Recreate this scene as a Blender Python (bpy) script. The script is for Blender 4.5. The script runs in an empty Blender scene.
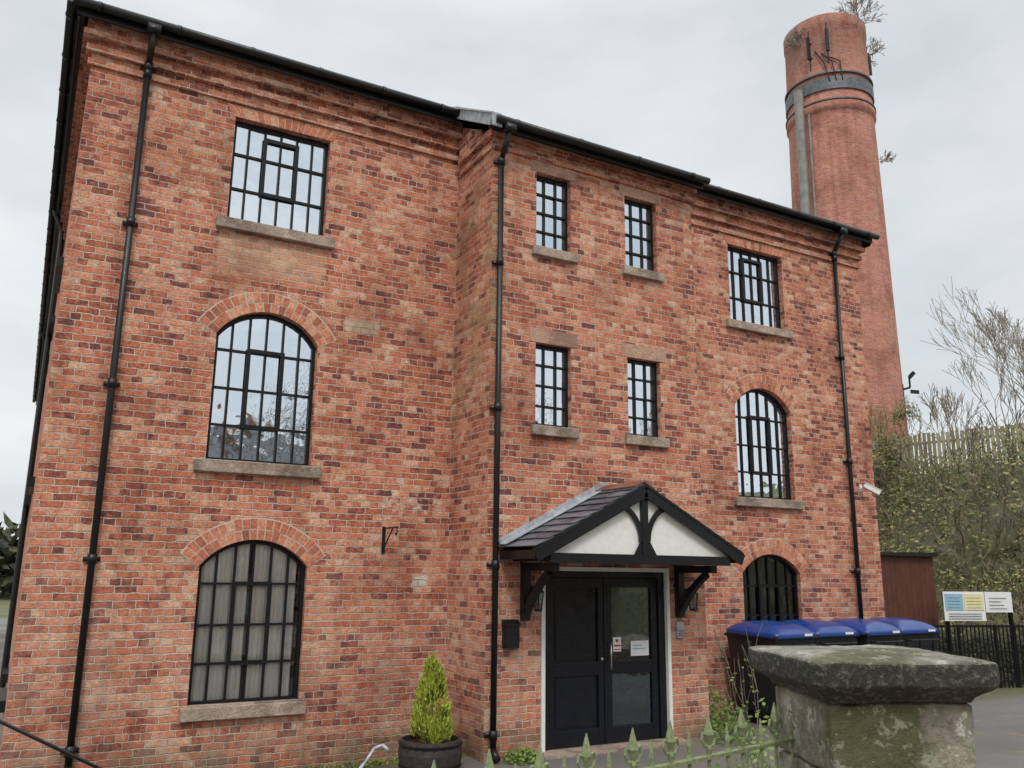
import bpy, math, random
from mathutils import Vector, Matrix, noise
random.seed(7)
R=math.radians
scene=bpy.context.scene
scene.view_settings.view_transform='Standard'
scene.view_settings.look='None'
scene.view_settings.exposure=0

# ------------------------------------------------------------ node helpers
class NT:
    def __init__(s,name):
        s.m=bpy.data.materials.new(name); s.m.use_nodes=True
        s.t=s.m.node_tree; s.t.nodes.clear()
        s.out=s.n('ShaderNodeOutputMaterial'); s.b=s.n('ShaderNodeBsdfPrincipled')
        s.l(s.b.outputs[0],s.out.inputs[0])
    def n(s,k,**a):
        x=s.t.nodes.new(k)
        for q,v in a.items(): setattr(x,q,v)
        return x
    def l(s,a,b): s.t.links.new(a,b)
    def setin(s,node,i,v):
        if isinstance(v,bpy.types.NodeSocket): s.l(v,node.inputs[i])
        else: node.inputs[i].default_value=v
    def math(s,op,a,b=0.0,clamp=False):
        x=s.n('ShaderNodeMath',operation=op,use_clamp=clamp); s.setin(x,0,a); s.setin(x,1,b); return x.outputs[0]
    def mix(s,f,a,b,mode='MIX'):
        x=s.n('ShaderNodeMixRGB',blend_type=mode); s.setin(x,0,f); s.setin(x,1,a); s.setin(x,2,b); return x.outputs[0]
    def noise(s,vec,scale,detail=4,rough=.55):
        x=s.n('ShaderNodeTexNoise'); x.inputs['Scale'].default_value=scale; x.inputs['Detail'].default_value=detail
        x.inputs['Roughness'].default_value=rough
        if vec is not None: s.l(vec,x.inputs['Vector'])
        return x
    def ramp(s,f,stops):
        x=s.n('ShaderNodeValToRGB'); s.l(f,x.inputs[0]); e=x.color_ramp.elements
        while len(e)<len(stops): e.new(.5)
        for i,(p,c) in enumerate(stops):
            e[i].position=p; e[i].color=c if len(c)==4 else (*c,1)
        return x.outputs[0]
    def mr(s,v,a,b,c=0.,d=1.,smooth=True):
        x=s.n('ShaderNodeMapRange'); x.interpolation_type='SMOOTHSTEP' if smooth else 'LINEAR'
        s.l(v,x.inputs[0])
        for i,q in enumerate((a,b,c,d)): x.inputs[i+1].default_value=q
        return x.outputs[0]
    def bump(s,h,strength=.5,dist=.01):
        x=s.n('ShaderNodeBump'); x.inputs['Strength'].default_value=strength; x.inputs['Distance'].default_value=dist
        s.l(h,x.inputs['Height']); s.l(x.outputs[0],s.b.inputs['Normal'])
    def col(s,c): s.setin(s.b,'Base Color',c)
    def set(s,**k):
        for q,v in k.items(): s.setin(s.b,q.replace('_',' '),v)

def C(*a): return (*a,1)

def pos_uv(t):
    g=t.n('ShaderNodeNewGeometry')
    sp=t.n('ShaderNodeSeparateXYZ'); t.l(g.outputs['Position'],sp.inputs[0])
    sn=t.n('ShaderNodeSeparateXYZ'); t.l(g.outputs['True Normal'],sn.inputs[0])
    ax=t.math('GREATER_THAN',t.math('ABSOLUTE',sn.outputs[0]),.7)
    az=t.math('GREATER_THAN',t.math('ABSOLUTE',sn.outputs[2]),.8)
    def sel(f,a,b):
        return t.math('ADD',t.math('MULTIPLY',a,t.math('SUBTRACT',1.0,f)),t.math('MULTIPLY',b,f))
    u=sel(ax,sp.outputs[0],sp.outputs[1]); v=sel(az,sp.outputs[2],sp.outputs[1])
    cb=t.n('ShaderNodeCombineXYZ'); t.l(u,cb.inputs[0]); t.l(v,cb.inputs[1])
    return g,sp,cb.outputs[0]

BR=[(0.0,(.16,.068,.060)),(.12,(.29,.098,.070)),(.32,(.49,.155,.090)),(.60,(.62,.230,.135)),(.84,(.69,.33,.21)),(1.0,(.72,.47,.33))]
def brick_mat(name,features=True,cyl=None,red=False):
    t=NT(name)
    g,sp,uv=pos_uv(t)
    P=g.outputs['Position']
    if cyl:
        dx=t.math('SUBTRACT',sp.outputs[0],cyl[0]); dy=t.math('SUBTRACT',sp.outputs[1],cyl[1])
        a=t.math('MULTIPLY',t.math('ARCTAN2',dy,dx),cyl[2])
        cb=t.n('ShaderNodeCombineXYZ'); t.l(a,cb.inputs[0]); t.l(sp.outputs[2],cb.inputs[1]); uv=cb.outputs[0]
    nd=t.noise(P,9,3)
    d=t.n('ShaderNodeVectorMath',operation='SUBTRACT'); t.l(nd.outputs['Color'],d.inputs[0]); d.inputs[1].default_value=(.5,.5,.5)
    d2=t.n('ShaderNodeVectorMath',operation='SCALE'); t.l(d.outputs[0],d2.inputs[0]); d2.inputs['Scale'].default_value=.038
    ad=t.n('ShaderNodeVectorMath',operation='ADD'); t.l(uv,ad.inputs[0]); t.l(d2.outputs[0],ad.inputs[1])
    b=t.n('ShaderNodeTexBrick'); t.l(ad.outputs[0],b.inputs['Vector'])
    b.offset=.5; b.offset_frequency=2; b.squash=.5; b.squash_frequency=4
    for k,v in (('Scale',1.),('Mortar Size',.0080),('Mortar Smooth',.5),('Bias',0.),('Brick Width',.222),('Row Height',.0765)): b.inputs[k].default_value=v
    b.inputs['Color1'].default_value=C(0,0,0); b.inputs['Color2'].default_value=C(1,1,1); b.inputs['Mortar'].default_value=C(.5,.5,.5)
    n1=t.noise(P,.9,5,.6); n2=t.noise(P,38,4,.75); n3=t.noise(P,3.5,4); n5=t.noise(P,15,4,.72)
    tint=t.math('ADD',t.math('MULTIPLY',t.math('SUBTRACT',b.outputs['Color'],.5),.85),.5)
    tint=t.math('ADD',tint,t.math('MULTIPLY',t.math('SUBTRACT',n3.outputs[0],.5),.55))
    tint=t.math('ADD',tint,t.math('MULTIPLY',t.math('SUBTRACT',n5.outputs[0],.5),1.45),True)
    col=t.ramp(tint,BR)
    col=t.mix(.75,col,t.ramp(n2.outputs[0],[(.3,(.42,.38,.36)),(.5,(1,1,1)),(.7,(1.3,1.3,1.3))]),'MULTIPLY')
    if red: col=t.mix(.65,col,C(.50,.185,.15))
    mort=t.mix(n1.outputs[0],C(.50,.40,.33),C(.72,.62,.52))
    z=sp.outputs[2]
    if red:
        so=t.math('MULTIPLY',t.mr(z,21.5,25.5),t.mr(n1.outputs[0],.35,.6))
        col=t.mix(t.math('MULTIPLY',so,.55),col,C(.16,.10,.09))
    if features:
        low=t.math('MULTIPLY',t.mr(z,2.9,.4),t.mr(n3.outputs[0],.35,.65))
        col=t.mix(t.math('MULTIPLY',low,.38),col,C(.62,.42,.31))
        mort=t.mix(t.math('MULTIPLY',low,.7),mort,C(.72,.65,.56))
        def boxm(x0,x1,z0,z1,s=.04):
            X=sp.outputs[0]
            nn=t.math('MULTIPLY',t.math('SUBTRACT',n3.outputs[0],.5),.35)
            Xn=t.math('ADD',X,nn); Zn=t.math('ADD',z,t.math('MULTIPLY',nn,.5))
            m=t.math('MULTIPLY',t.mr(Xn,x0,x0+s),t.mr(Xn,x1,x1-s))
            return t.math('MULTIPLY',m,t.math('MULTIPLY',t.mr(Zn,z0,z0+s),t.mr(Zn,z1,z1-s)))
        col=t.mix(t.math('MULTIPLY',boxm(1.55,2.9,5.35,5.95,.12),.55),col,C(.62,.38,.24))
        col=t.mix(t.math('MULTIPLY',boxm(3.15,3.62,4.88,5.1),.75),col,C(.68,.56,.40))
        col=t.mix(t.math('MULTIPLY',boxm(4.15,4.40,1.80,1.98),.9),col,C(.72,.66,.55))
        spk=t.mr(n5.outputs[0],.52,.60)
        col=t.mix(t.math('MULTIPLY',t.math('MULTIPLY',boxm(3.6,4.6,2.5,3.1,.3),spk),.75),col,C(.70,.62,.52))
        col=t.mix(t.math('MULTIPLY',t.math('MULTIPLY',boxm(7.3,9.3,2.7,3.5,.4),spk),.5),col,C(.70,.60,.50))
        gx=t.math('MULTIPLY',t.mr(sp.outputs[0],4.60,4.665),t.mr(sp.outputs[0],4.95,4.7))
        n4=t.noise(P,2.2,5,.65)
        ga=t.math('MULTIPLY',t.math('MULTIPLY',gx,t.mr(n4.outputs[0],.44,.64)),t.math('MULTIPLY',t.mr(z,3.0,4.6),t.mr(z,7.6,6.6)))
        col=t.mix(t.math('MULTIPLY',ga,.5),col,C(.28,.25,.11)); mort=t.mix(t.math('MULTIPLY',ga,.5),mort,C(.30,.29,.15))
        dk=t.math('MULTIPLY',t.mr(z,.40,0),t.mr(n3.outputs[0],.25,.6))
        col=t.mix(t.math('MULTIPLY',dk,.7),col,C(.13,.12,.07)); mort=t.mix(t.math('MULTIPLY',dk,.6),mort,C(.15,.14,.08))
    mf=t.math('MULTIPLY',b.outputs['Fac'],t.mr(n5.outputs[0],.25,.55,.4,1.))
    col=t.mix(mf,col,mort)
    soot=t.ramp(n1.outputs[0],[(.32,(.64,.59,.58)),(.5,(1,1,1)),(.72,(1.12,1.11,1.10))])
    col=t.mix(.85,col,soot,'MULTIPLY')
    mp=t.n('ShaderNodeMapping'); mp.inputs['Scale'].default_value=(3.5,3.5,.22); t.l(P,mp.inputs[0])
    ns=t.noise(mp.outputs[0],1.3,5,.6)
    col=t.mix(.6,col,t.ramp(ns.outputs[0],[(.34,(.68,.64,.62)),(.5,(1,1,1))]),'MULTIPLY')
    t.col(col); t.set(Roughness=.88); t.b.inputs['Specular IOR Level'].default_value=.25
    h=t.math('ADD',t.math('MULTIPLY',b.outputs['Fac'],-1.1),t.math('MULTIPLY',n2.outputs[0],.9))
    h=t.math('ADD',h,t.math('MULTIPLY',b.outputs['Color'],.5))
    t.bump(h,1.0,.018)
    return t.m

def island_mat(name,stops,rough=.85,nscale=40,bump=.4,spec=.3,var=.35):
    t=NT(name); g=t.n('ShaderNodeNewGeometry')
    n=t.noise(g.outputs['Position'],nscale,4,.65)
    c=t.ramp(g.outputs['Random Per Island'],stops)
    c=t.mix(var,c,t.ramp(n.outputs[0],[(.3,(.5,.5,.5)),(.7,(1.3,1.3,1.3))]),'MULTIPLY')
    t.col(c); t.set(Roughness=rough); t.b.inputs['Specular IOR Level'].default_value=spec
    t.bump(n.outputs[0],bump,.006); return t.m

def plain(name,c,rough=.5,c2=None,nscale=12,bump=.15,metal=0.,spec=.5,dist=.004):
    t=NT(name); g=t.n('ShaderNodeNewGeometry')
    n=t.noise(g.outputs['Position'],nscale,5,.65)
    c2=c2 or tuple(x*.7 for x in c)
    t.col(t.ramp(n.outputs[0],[(.32,c2),(.68,c)]))
    t.set(Roughness=t.mr(n.outputs[0],.3,.7,min(1,rough+.12),max(0,rough-.08)))
    t.b.inputs['Metallic'].default_value=metal; t.b.inputs['Specular IOR Level'].default_value=spec
    t.bump(n.outputs[0],bump,dist); return t.m

M={}
M['brick']=brick_mat('mill_brick')
M['vous']=island_mat('arch_brick',[(0,(.34,.115,.075)),(.3,(.52,.175,.10)),(.8,(.62,.25,.145)),(1,(.66,.37,.24))],var=.95,nscale=26)
M['mortar']=plain('mortar',(.64,.54,.44),.9,(.46,.38,.31),60,.6)
M['black']=plain('black_gloss_paint',(.010,.011,.013),.36,(.006,.007,.008),30,.08,0,.4)
M['bar']=plain('black_window_paint',(.008,.009,.011),.42,(.006,.007,.008),40,.05,0,.3)
M['white']=plain('white_paint',(.83,.83,.81),.5,(.72,.72,.68),14,.1)
M['doorblk']=plain('black_door_paint',(.008,.010,.016),.22,(.006,.007,.010),6,.03,0,.4)
M['brass']=plain('steel_handle',(.6,.58,.54),.3,None,20,.05,1.)
M['lead']=plain('lead_flashing',(.50,.53,.57),.55,(.24,.25,.27),9,.4,.1)
M['twig']=plain('twig_bark',(.20,.16,.12),.85,(.10,.08,.055),20,.3)
M['bark']=plain('pale_bark',(.34,.30,.27),.85,(.21,.185,.165),8,.3)
M['timber']=island_mat('weathered_pales',[(0,(.25,.23,.13)),(.5,(.36,.33,.21)),(1,(.46,.42,.30))],.9,14)
M['slate']=island_mat('wet_slate',[(0,(.055,.066,.080)),(.5,(.085,.10,.12)),(1,(.15,.17,.195))],.30,18,.5,.8)
M['ridge']=island_mat('ridge_tile',[(0,(.15,.06,.04)),(1,(.22,.10,.07))],.7,30)
M['room']=plain('room_dark',(.035,.035,.038),.9,(.02,.02,.022),2,.0)
M['curtain']=plain('curtain_cloth',(.88,.87,.81),.9,(.80,.78,.71),3,.1)
M['bluelid']=plain('blue_bin_lid',(.012,.052,.25),.22,(.009,.038,.18),5,.06)
M['binbody']=plain('dark_bin_body',(.014,.016,.022),.45,(.009,.010,.013),7,.1)
M['rubber']=plain('rubber',(.02,.02,.02),.8)
M['corten']=plain('brown_stained_wood',(.13,.045,.028),.6,(.07,.026,.018),4,.3)
M['fencegr']=plain('sage_iron_paint',(.25,.30,.15),.5,(.12,.14,.07),60,.5)
M['barrel']=plain('barrel_oak',(.05,.042,.035),.75,(.02,.017,.014),18,.5)
M['soil']=plain('soil',(.05,.036,.025),.95,(.025,.02,.014),30,.8)
M['red']=plain('red_sign',(.55,.03,.03),.4)
M['blue']=plain('sky_blue_sign',(.30,.50,.62),.4,(.24,.44,.58))
M['yellow']=plain('pale_yellow_sign',(.76,.73,.42),.4,(.70,.66,.36))
M['paper']=plain('paper',(.78,.79,.80),.5,(.72,.74,.76))
M['hose']=plain('grey_plastic_pipe',(.52,.56,.62),.4,(.38,.42,.48))
M['band']=plain('galvanised_band',(.15,.155,.165),.5,(.09,.09,.10),5,.2,.4)
M['duct']=plain('duct',(.30,.29,.27),.6,(.17,.165,.15),3,.2)

def stone_mat(name,c1,c2,moss=.0,lichen=0.,dark=(.05,.05,.045),sidedark=0):
    t=NT(name); g=t.n('ShaderNodeNewGeometry'); P=g.outputs['Position']
    a=t.noise(P,5,6,.65); b=t.noise(P,38,5,.7); c=t.noise(P,2.3,5,.6); d=t.noise(P,13,4,.7)
    col=t.ramp(a.outputs[0],[(.3,c2),(.7,c1)])
    col=t.mix(.6,col,t.ramp(b.outputs[0],[(.3,(.5,.5,.5)),(.65,(1.25,1.25,1.25))]),'MULTIPLY')
    col=t.mix(t.mr(c.outputs[0],.46,.62,0,.75),col,C(*dark))
    sn=t.n('ShaderNodeSeparateXYZ'); t.l(g.outputs['True Normal'],sn.inputs[0])
    if lichen: col=t.mix(t.mr(d.outputs[0],.54,.62,0,lichen),col,C(.66,.66,.58))
    if moss:
        m=t.math('MULTIPLY',t.mr(t.math('ADD',c.outputs[0],t.math('MULTIPLY',d.outputs[0],.5)),.70,.84),moss)
        col=t.mix(m,col,C(.085,.095,.025))
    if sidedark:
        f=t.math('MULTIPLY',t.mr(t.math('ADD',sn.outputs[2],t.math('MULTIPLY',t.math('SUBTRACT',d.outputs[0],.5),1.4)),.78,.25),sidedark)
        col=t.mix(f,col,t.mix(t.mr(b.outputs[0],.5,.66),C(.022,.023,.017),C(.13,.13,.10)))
    t.col(col); t.set(Roughness=.85)
    h=t.math('ADD',a.outputs[0],t.math('MULTIPLY',b.outputs[0],.5)); t.bump(h,1.,.035); return t.m
M['sill']=stone_mat('sill_stone',(.50,.39,.31),(.32,.24,.19),0,.2,(.15,.11,.085))
M['lintel']=stone_mat('lintel_stone',(.55,.35,.25),(.44,.25,.175),0,0,(.24,.14,.11))
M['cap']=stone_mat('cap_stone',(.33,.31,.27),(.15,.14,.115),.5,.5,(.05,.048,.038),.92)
M['pier']=stone_mat('pier_stone',(.40,.37,.30),(.15,.135,.10),.6,.75,(.06,.055,.04))

def ground_mat():
    t=NT('ground'); g=t.n('ShaderNodeNewGeometry'); P=g.outputs['Position']
    sp=t.n('ShaderNodeSeparateXYZ'); t.l(P,sp.inputs[0])
    a=t.noise(P,.5,5); b=t.noise(P,60,4,.7); c=t.noise(P,2.5,5,.6)
    asp=t.mix(a.outputs[0],C(.085,.082,.078),C(.19,.18,.165))
    asp=t.mix(.7,asp,t.ramp(b.outputs[0],[(.3,(.45,.45,.45)),(.7,(1.5,1.5,1.5))]),'MULTIPLY')
    asp=t.mix(t.mr(c.outputs[0],.56,.64,0,.6),asp,C(.20,.17,.10))
    gr=t.ramp(c.outputs[0],[(.3,(.07,.06,.03)),(.7,(.11,.12,.04))])
    f=t.mr(t.math('ADD',sp.outputs[0],t.math('MULTIPLY',c.outputs[0],1.2)),17.9,18.5)
    f2=t.math('MAXIMUM',f,t.mr(t.math('ADD',sp.outputs[1],c.outputs[0]),44,46))
    f3=t.math('MAXIMUM',f2,t.mr(t.math('ADD',sp.outputs[0],c.outputs[0]),-8,-10))
    mg=t.math('MULTIPLY',t.mr(t.math('ADD',sp.outputs[1],c.outputs[0]),9.6,10.2),t.mr(sp.outputs[1],12,10.5))
    f3=t.math('MAXIMUM',f3,t.math('MULTIPLY',mg,.85))
    t.col(t.mix(f3,asp,gr)); t.set(Roughness=t.mr(a.outputs[0],.4,.6,.85,.5)); t.bump(b.outputs[0],.5,.008); return t.m
M['ground']=ground_mat()

def leaf_mat(name,stops,rough=.6,nv=.7,nscale=1.6):
    t=NT(name); g=t.n('ShaderNodeNewGeometry')
    n=t.noise(g.outputs['Position'],nscale,3)
    c=t.ramp(g.outputs['Random Per Island'],stops)
    c=t.mix(nv,c,t.ramp(n.outputs[0],[(.35,(.45,.47,.42)),(.65,(1.35,1.3,1.1))]),'MULTIPLY')
    t.col(c); t.set(Roughness=rough); t.b.inputs['Specular IOR Level'].default_value=.3
    return t.m
M['hedge']=leaf_mat('bank_leaves',[(0,(.06,.06,.022)),(.35,(.12,.13,.04)),(.65,(.19,.19,.065)),(.85,(.26,.21,.10)),(1,(.36,.30,.18))],.6,.85,.9)
M['ivy']=leaf_mat('ivy_leaves',[(0,(.07,.08,.025)),(.5,(.16,.16,.05)),(1,(.28,.25,.11))])
M['conif']=leaf_mat('golden_conifer_leaves',[(0,(.13,.19,.02)),(.5,(.36,.43,.045)),(1,(.62,.64,.14))],.6,.5,9)
M['weed']=leaf_mat('weed_leaves',[(0,(.06,.11,.02)),(.6,(.13,.20,.04)),(1,(.24,.30,.09))])
M['dark']=leaf_mat('dark_tree_leaves',[(0,(.03,.035,.02)),(.6,(.055,.06,.03)),(1,(.09,.085,.05))])

def glass_mat(name,base=.42,tint=(.82,.88,.95),tr_=(.80,.84,.84)):
    t=NT(name); t.t.nodes.remove(t.b)
    g=t.n('ShaderNodeNewGeometry')
    n=t.noise(g.outputs['Position'],2.6,2); 
    bp=t.n('ShaderNodeBump'); bp.inputs['Strength'].default_value=.35; bp.inputs['Distance'].default_value=.02; t.l(n.outputs[0],bp.inputs['Height'])
    gl=t.n('ShaderNodeBsdfGlossy'); gl.inputs['Color'].default_value=C(*tint); gl.inputs['Roughness'].default_value=.012; t.l(bp.outputs[0],gl.inputs['Normal'])
    tr=t.n('ShaderNodeBsdfTransparent'); tr.inputs['Color'].default_value=C(*tr_)
    lw=t.n('ShaderNodeFresnel'); lw.inputs[0].default_value=1.5
    f=t.math('ADD',lw.outputs[0],base,True)
    mx=t.n('ShaderNodeMixShader'); t.l(f,mx.inputs[0]); t.l(tr.outputs[0],mx.inputs[1]); t.l(gl.outputs[0],mx.inputs[2])
    t.l(mx.outputs[0],t.out.inputs[0]); return t.m
M['glass_hi']=glass_mat('window_glass',.76,(.84,.92,1.0))
M['glass_lo']=glass_mat('ground_floor_glass',.05,(.9,.95,1),(.99,.99,.99))
M['glass_dk']=glass_mat('door_glass',.04)

def slate_roof():
    t=NT('roof_slate'); g,sp,uv=pos_uv(t)
    cb=t.n('ShaderNodeCombineXYZ'); t.l(sp.outputs[0],cb.inputs[0]); t.l(sp.outputs[1],cb.inputs[1])
    b=t.n('ShaderNodeTexBrick'); t.l(cb.outputs[0],b.inputs['Vector'])
    for k,v in (('Scale',1.),('Mortar Size',.005),('Brick Width',.3),('Row Height',.22)): b.inputs[k].default_value=v
    b.inputs['Color1'].default_value=C(.05,.053,.06); b.inputs['Color2'].default_value=C(.10,.10,.11); b.inputs['Mortar'].default_value=C(.015,.015,.015)
    t.col(b.outputs[0]); t.set(Roughness=.45); return t.m
M['roof']=slate_roof()

# ------------------------------------------------------------ mesh builder
class MB:
    def __init__(s): s.v=[]; s.f=[]
    def add(s,vs,fs):
        o=len(s.v); s.v+=[tuple(p) for p in vs]; s.f+=[tuple(i+o for i in f) for f in fs]
    def box(s,x0,x1,y0,y1,z0,z1):
        vs=[(x0,y0,z0),(x1,y0,z0),(x1,y1,z0),(x0,y1,z0),(x0,y0,z1),(x1,y0,z1),(x1,y1,z1),(x0,y1,z1)]
        s.add(vs,[(0,3,2,1),(4,5,6,7),(0,1,5,4),(1,2,6,5),(2,3,7,6),(3,0,4,7)]); return s
    def hexa(s,b,t):
        s.add(list(b)+list(t),[(0,3,2,1),(4,5,6,7),(0,1,5,4),(1,2,6,5),(2,3,7,6),(3,0,4,7)]); return s
    def beam(s,p0,p1,w,h,side=None):
        p0=Vector(p0);p1=Vector(p1); d=(p1-p0).normalized()
        side=Vector(side) if side else (d.cross(Vector((0,0,1))) if abs(d.z)<.95 else Vector((1,0,0)))
        side=(side-d*side.dot(d)).normalized(); up=side.cross(d).normalized()
        a=side*w/2; b=up*h/2
        s.hexa([p0-a-b,p0+a-b,p0+a+b,p0-a+b],[p1-a-b,p1+a-b,p1+a+b,p1-a+b]); return s
    def cyl(s,p0,p1,r0,r1=None,n=10,cap=True):
        r1=r0 if r1 is None else r1
        p0=Vector(p0);p1=Vector(p1); d=(p1-p0)
        if d.length<1e-6: return s
        d.normalize(); a=d.orthogonal().normalized(); b=d.cross(a)
        vs=[];
        for p,r in ((p0,r0),(p1,r1)):
            for i in range(n):
                q=2*math.pi*i/n; vs.append(p+a*math.cos(q)*r+b*math.sin(q)*r)
        fs=[(i,(i+1)%n,n+(i+1)%n,n+i) for i in range(n)]
        if cap: fs+= [tuple(range(n-1,-1,-1)),tuple(range(n,2*n))]
        s.add(vs,fs); return s
    def path(s,pts,r,n=8):
        for a,b in zip(pts[:-1],pts[1:]): s.cyl(a,b,r,r,n)
        return s
    def lathe(s,prof,c,n=24):
        vs=[];fs=[]
        for (r,z) in prof:
            for i in range(n):
                q=2*math.pi*i/n; vs.append((c[0]+r*math.cos(q),c[1]+r*math.sin(q),c[2]+z))
        m=len(prof)
        for j in range(m-1):
            for i in range(n): fs.append((j*n+i,j*n+(i+1)%n,(j+1)*n+(i+1)%n,(j+1)*n+i))
        fs.append(tuple(range(n-1,-1,-1))); fs.append(tuple(range((m-1)*n,m*n)))
        s.add(vs,fs); return s
    def obj(s,name,mat,parent=None,smooth=False,bevel=0):
        me=bpy.data.meshes.new(name); me.from_pydata(s.v,[],s.f); me.update()
        ob=bpy.data.objects.new(name,me); scene.collection.objects.link(ob)
        me.materials.append(M[mat] if isinstance(mat,str) else mat)
        if smooth:
            for p in me.polygons: p.use_smooth=True
        if bevel:
            b=ob.modifiers.new('b','BEVEL'); b.width=bevel; b.segments=2; b.limit_method='ANGLE'
        if parent: ob.parent=parent
        return ob
def empty(name):
    e=bpy.data.objects.new(name,None); scene.collection.objects.link(e); e.empty_display_size=.2; return e

# ------------------------------------------------------------ building
YA=9.90; YB=8.868; XL=.06; XR=12.81; BX0=4.67; BX1=7.93
mill=empty('brick_mill_building')

def arc(x0,x1,zs,za,n=16,off=0.):
    w=(x1-x0)/2; r=za-zs; Rr=(w*w+r*r)/(2*r); cz=za-Rr; cx=(x0+x1)/2
    R2=Rr+off; a=math.asin(min(1,(w+ (off if off<0 else 0))/R2)) if off<=0 else math.asin(w/Rr)
    return [(cx+R2*math.sin(-a+2*a*i/n),cz+R2*math.cos(-a+2*a*i/n)) for i in range(n+1)]
def outline(w,off=0.):
    x0,x1,zb,zs,za=w
    if za-zs<.001: return [(x0-off,zb-off),(x0-off,zs+off),(x1+off,zs+off),(x1+off,zb-off)]
    return [(x0-off,zb-off)]+arc(x0,x1,zs,za,16,off)+[(x1+off,zb-off)]

def panel(name,outer,holes,y0,th,mat,parent):
    cu=bpy.data.curves.new(name,'CURVE'); cu.dimensions='2D'; cu.fill_mode='BOTH'; cu.extrude=th/2
    for pts in [outer]+holes:
        sp=cu.splines.new('POLY'); sp.points.add(len(pts)-1)
        for p,(x,z) in zip(sp.points,pts): p.co=(x,z,0,1)
        sp.use_cyclic_u=True
    tmp=bpy.data.objects.new('t',cu); scene.collection.objects.link(tmp)
    bpy.context.view_layer.update(); dg=bpy.context.evaluated_depsgraph_get()
    me=bpy.data.meshes.new_from_object(tmp.evaluated_get(dg)); bpy.data.objects.remove(tmp)
    for v in me.vertices:
        x,y,z=v.co; v.co=(x,y0+th/2-z,y)
    me.materials.clear(); me.materials.append(M[mat]); 
    for p in me.polygons: p.use_smooth=False
    ob=bpy.data.objects.new(name,me); scene.collection.objects.link(ob); ob.parent=parent; return ob

AX0,AX1=1.67,2.855; CX0,CX1=9.62,10.85
wins=[]
for k,(a,b) in enumerate(((AX0,AX1),(CX0,CX1))):
    wins.append((a,b,6.06,7.38,7.38)); wins.append((a,b,3.20,4.66,4.99)); q=.035*(1-k); wins.append((a+q,b+q,.60,2.05,2.34))
bw=[]
for (a,b) in ((5.31,5.84),(6.73,7.28)):
    bw.append((a,b,6.10,7.14,7.14)); bw.append((a,b,3.78,4.83,4.83))
DX0,DX1,DZ=5.40,7.32,2.09
HA=8.12; HB=7.56
panel('front_wall',[(XL,-.3),(XR,-.3),(XR,HA),(XL,HA)],[outline(w) for w in wins],YA,.35,'brick',mill)
panel('stair_bay_wall',[(BX0,-.3),(DX0,-.3),(DX0,DZ),(DX1,DZ),(DX1,-.3),(BX1,-.3),(BX1,HB),(BX0,HB)],[outline(w) for w in bw],YB,.35,'brick',mill)
YE=36
m=MB()
for x0,x1 in ((BX0,BX0+.35),(BX1-.35,BX1)):
    y0=YB+.35;y1=YA; za=HB+.35*.555; 
    m.hexa([(x0,y0,-.3),(x1,y0,-.3),(x1,y1,-.3),(x0,y1,-.3)],[(x0,y0,za-.03),(x1,y0,za-.03),(x1,y1,HA-.03),(x0,y1,HA-.03)])
m.box(XL,XL+.35,YA+.35,YE,-.3,HA); m.box(XR-.35,XR,YA+.35,YE,-.3,HA); m.box(XL+.35,XR-.35,YE-.35,YE,-.3,HA)
m.obj('side_walls','brick',mill)
def band(m,z0,z1,p):
    m.box(XL-p,BX0-.002,YA-p,YA-.001,z0,z1); m.box(BX1+.002,XR+p,YA-p,YA-.001,z0,z1)
    m.box(XL-p,XL-.001,YA,YE,z0,z1); m.box(XR+.001,XR+p,YA,YE,z0,z1)
m=MB()
band(m,7.55,7.625,.038); band(m,7.627,7.703,.006); band(m,7.705,7.78,.070); band(m,7.782,7.858,.030); band(m,7.86,7.935,.115); band(m,7.937,8.12,.085)
m.obj('eaves_corbels','brick',mill)
m=MB()
for z0,z1,p in ((7.30,7.375,.032),(7.378,7.452,.008),(7.455,7.555,.065)):
    m.box(BX0-p,BX1+p,YB-p,YB-.001,z0,z1); m.box(BX0-p,BX0-.001,YB,YA-.12,z0,z1); 
m.box(BX0-.05,BX0-.001,YB+.3,YA-.12,7.557,7.66); m.box(BX0-.05,BX0-.001,YB+.55,YA-.12,7.662,7.80)
m.obj('bay_corbels','brick',mill)

# roof
EZ=8.17; SL=.555; E0=9.65; X0=-.16; X1=13.03; Y1=YE+.25
hw=(X1-X0)/2; RZ=EZ+SL*hw; cx=(X0+X1)/2
m=MB()
BXa,BXb=4.53,8.00; eb=8.62; ez=EZ-SL*(E0-eb)
m.add([(X0,E0,EZ),(X1,E0,EZ),(cx,E0+hw,RZ),(X1,Y1,EZ),(X0,Y1,EZ),(cx,Y1-hw,RZ)],[(0,1,2),(1,3,5,2),(3,4,5),(4,0,2,5)])
m.add([(BXa,eb,ez),(BXb,eb,ez),(BXb,E0-.003,EZ),(BXa,E0-.003,EZ)],[(0,1,2,3)])
ro=m.obj('slate_roof','roof',mill); s=ro.modifiers.new('s','SOLIDIFY'); s.thickness=.05; s.offset=-1
m=MB()
m.box(X0+.02,BXa-.01,E0+.03,E0+.055,EZ-.16,EZ-.035); m.box(BXb+.01,X1-.02,E0+.03,E0+.055,EZ-.16,EZ-.035)
m.box(X0+.02,BXa-.01,E0+.057,YA-.12,EZ-.10,EZ-.07); m.box(BXb+.01,X1-.02,E0+.057,YA-.12,EZ-.10,EZ-.07)
m.box(X0+.03,X0+.055,E0+.06,Y1,EZ-.20,EZ-.035); m.box(X0+.057,XL-.12,E0+.06,Y1,EZ-.10,EZ-.07)
m.box(X1-.055,X1-.03,E0+.06,Y1,EZ-.20,EZ-.035)
m.box(BXa+.02,BXb-.02,eb+.03,eb+.055,ez-.14,ez-.03); m.box(BXa+.02,BXb-.02,eb+.057,YB-.07,ez-.08,ez-.05)
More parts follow.
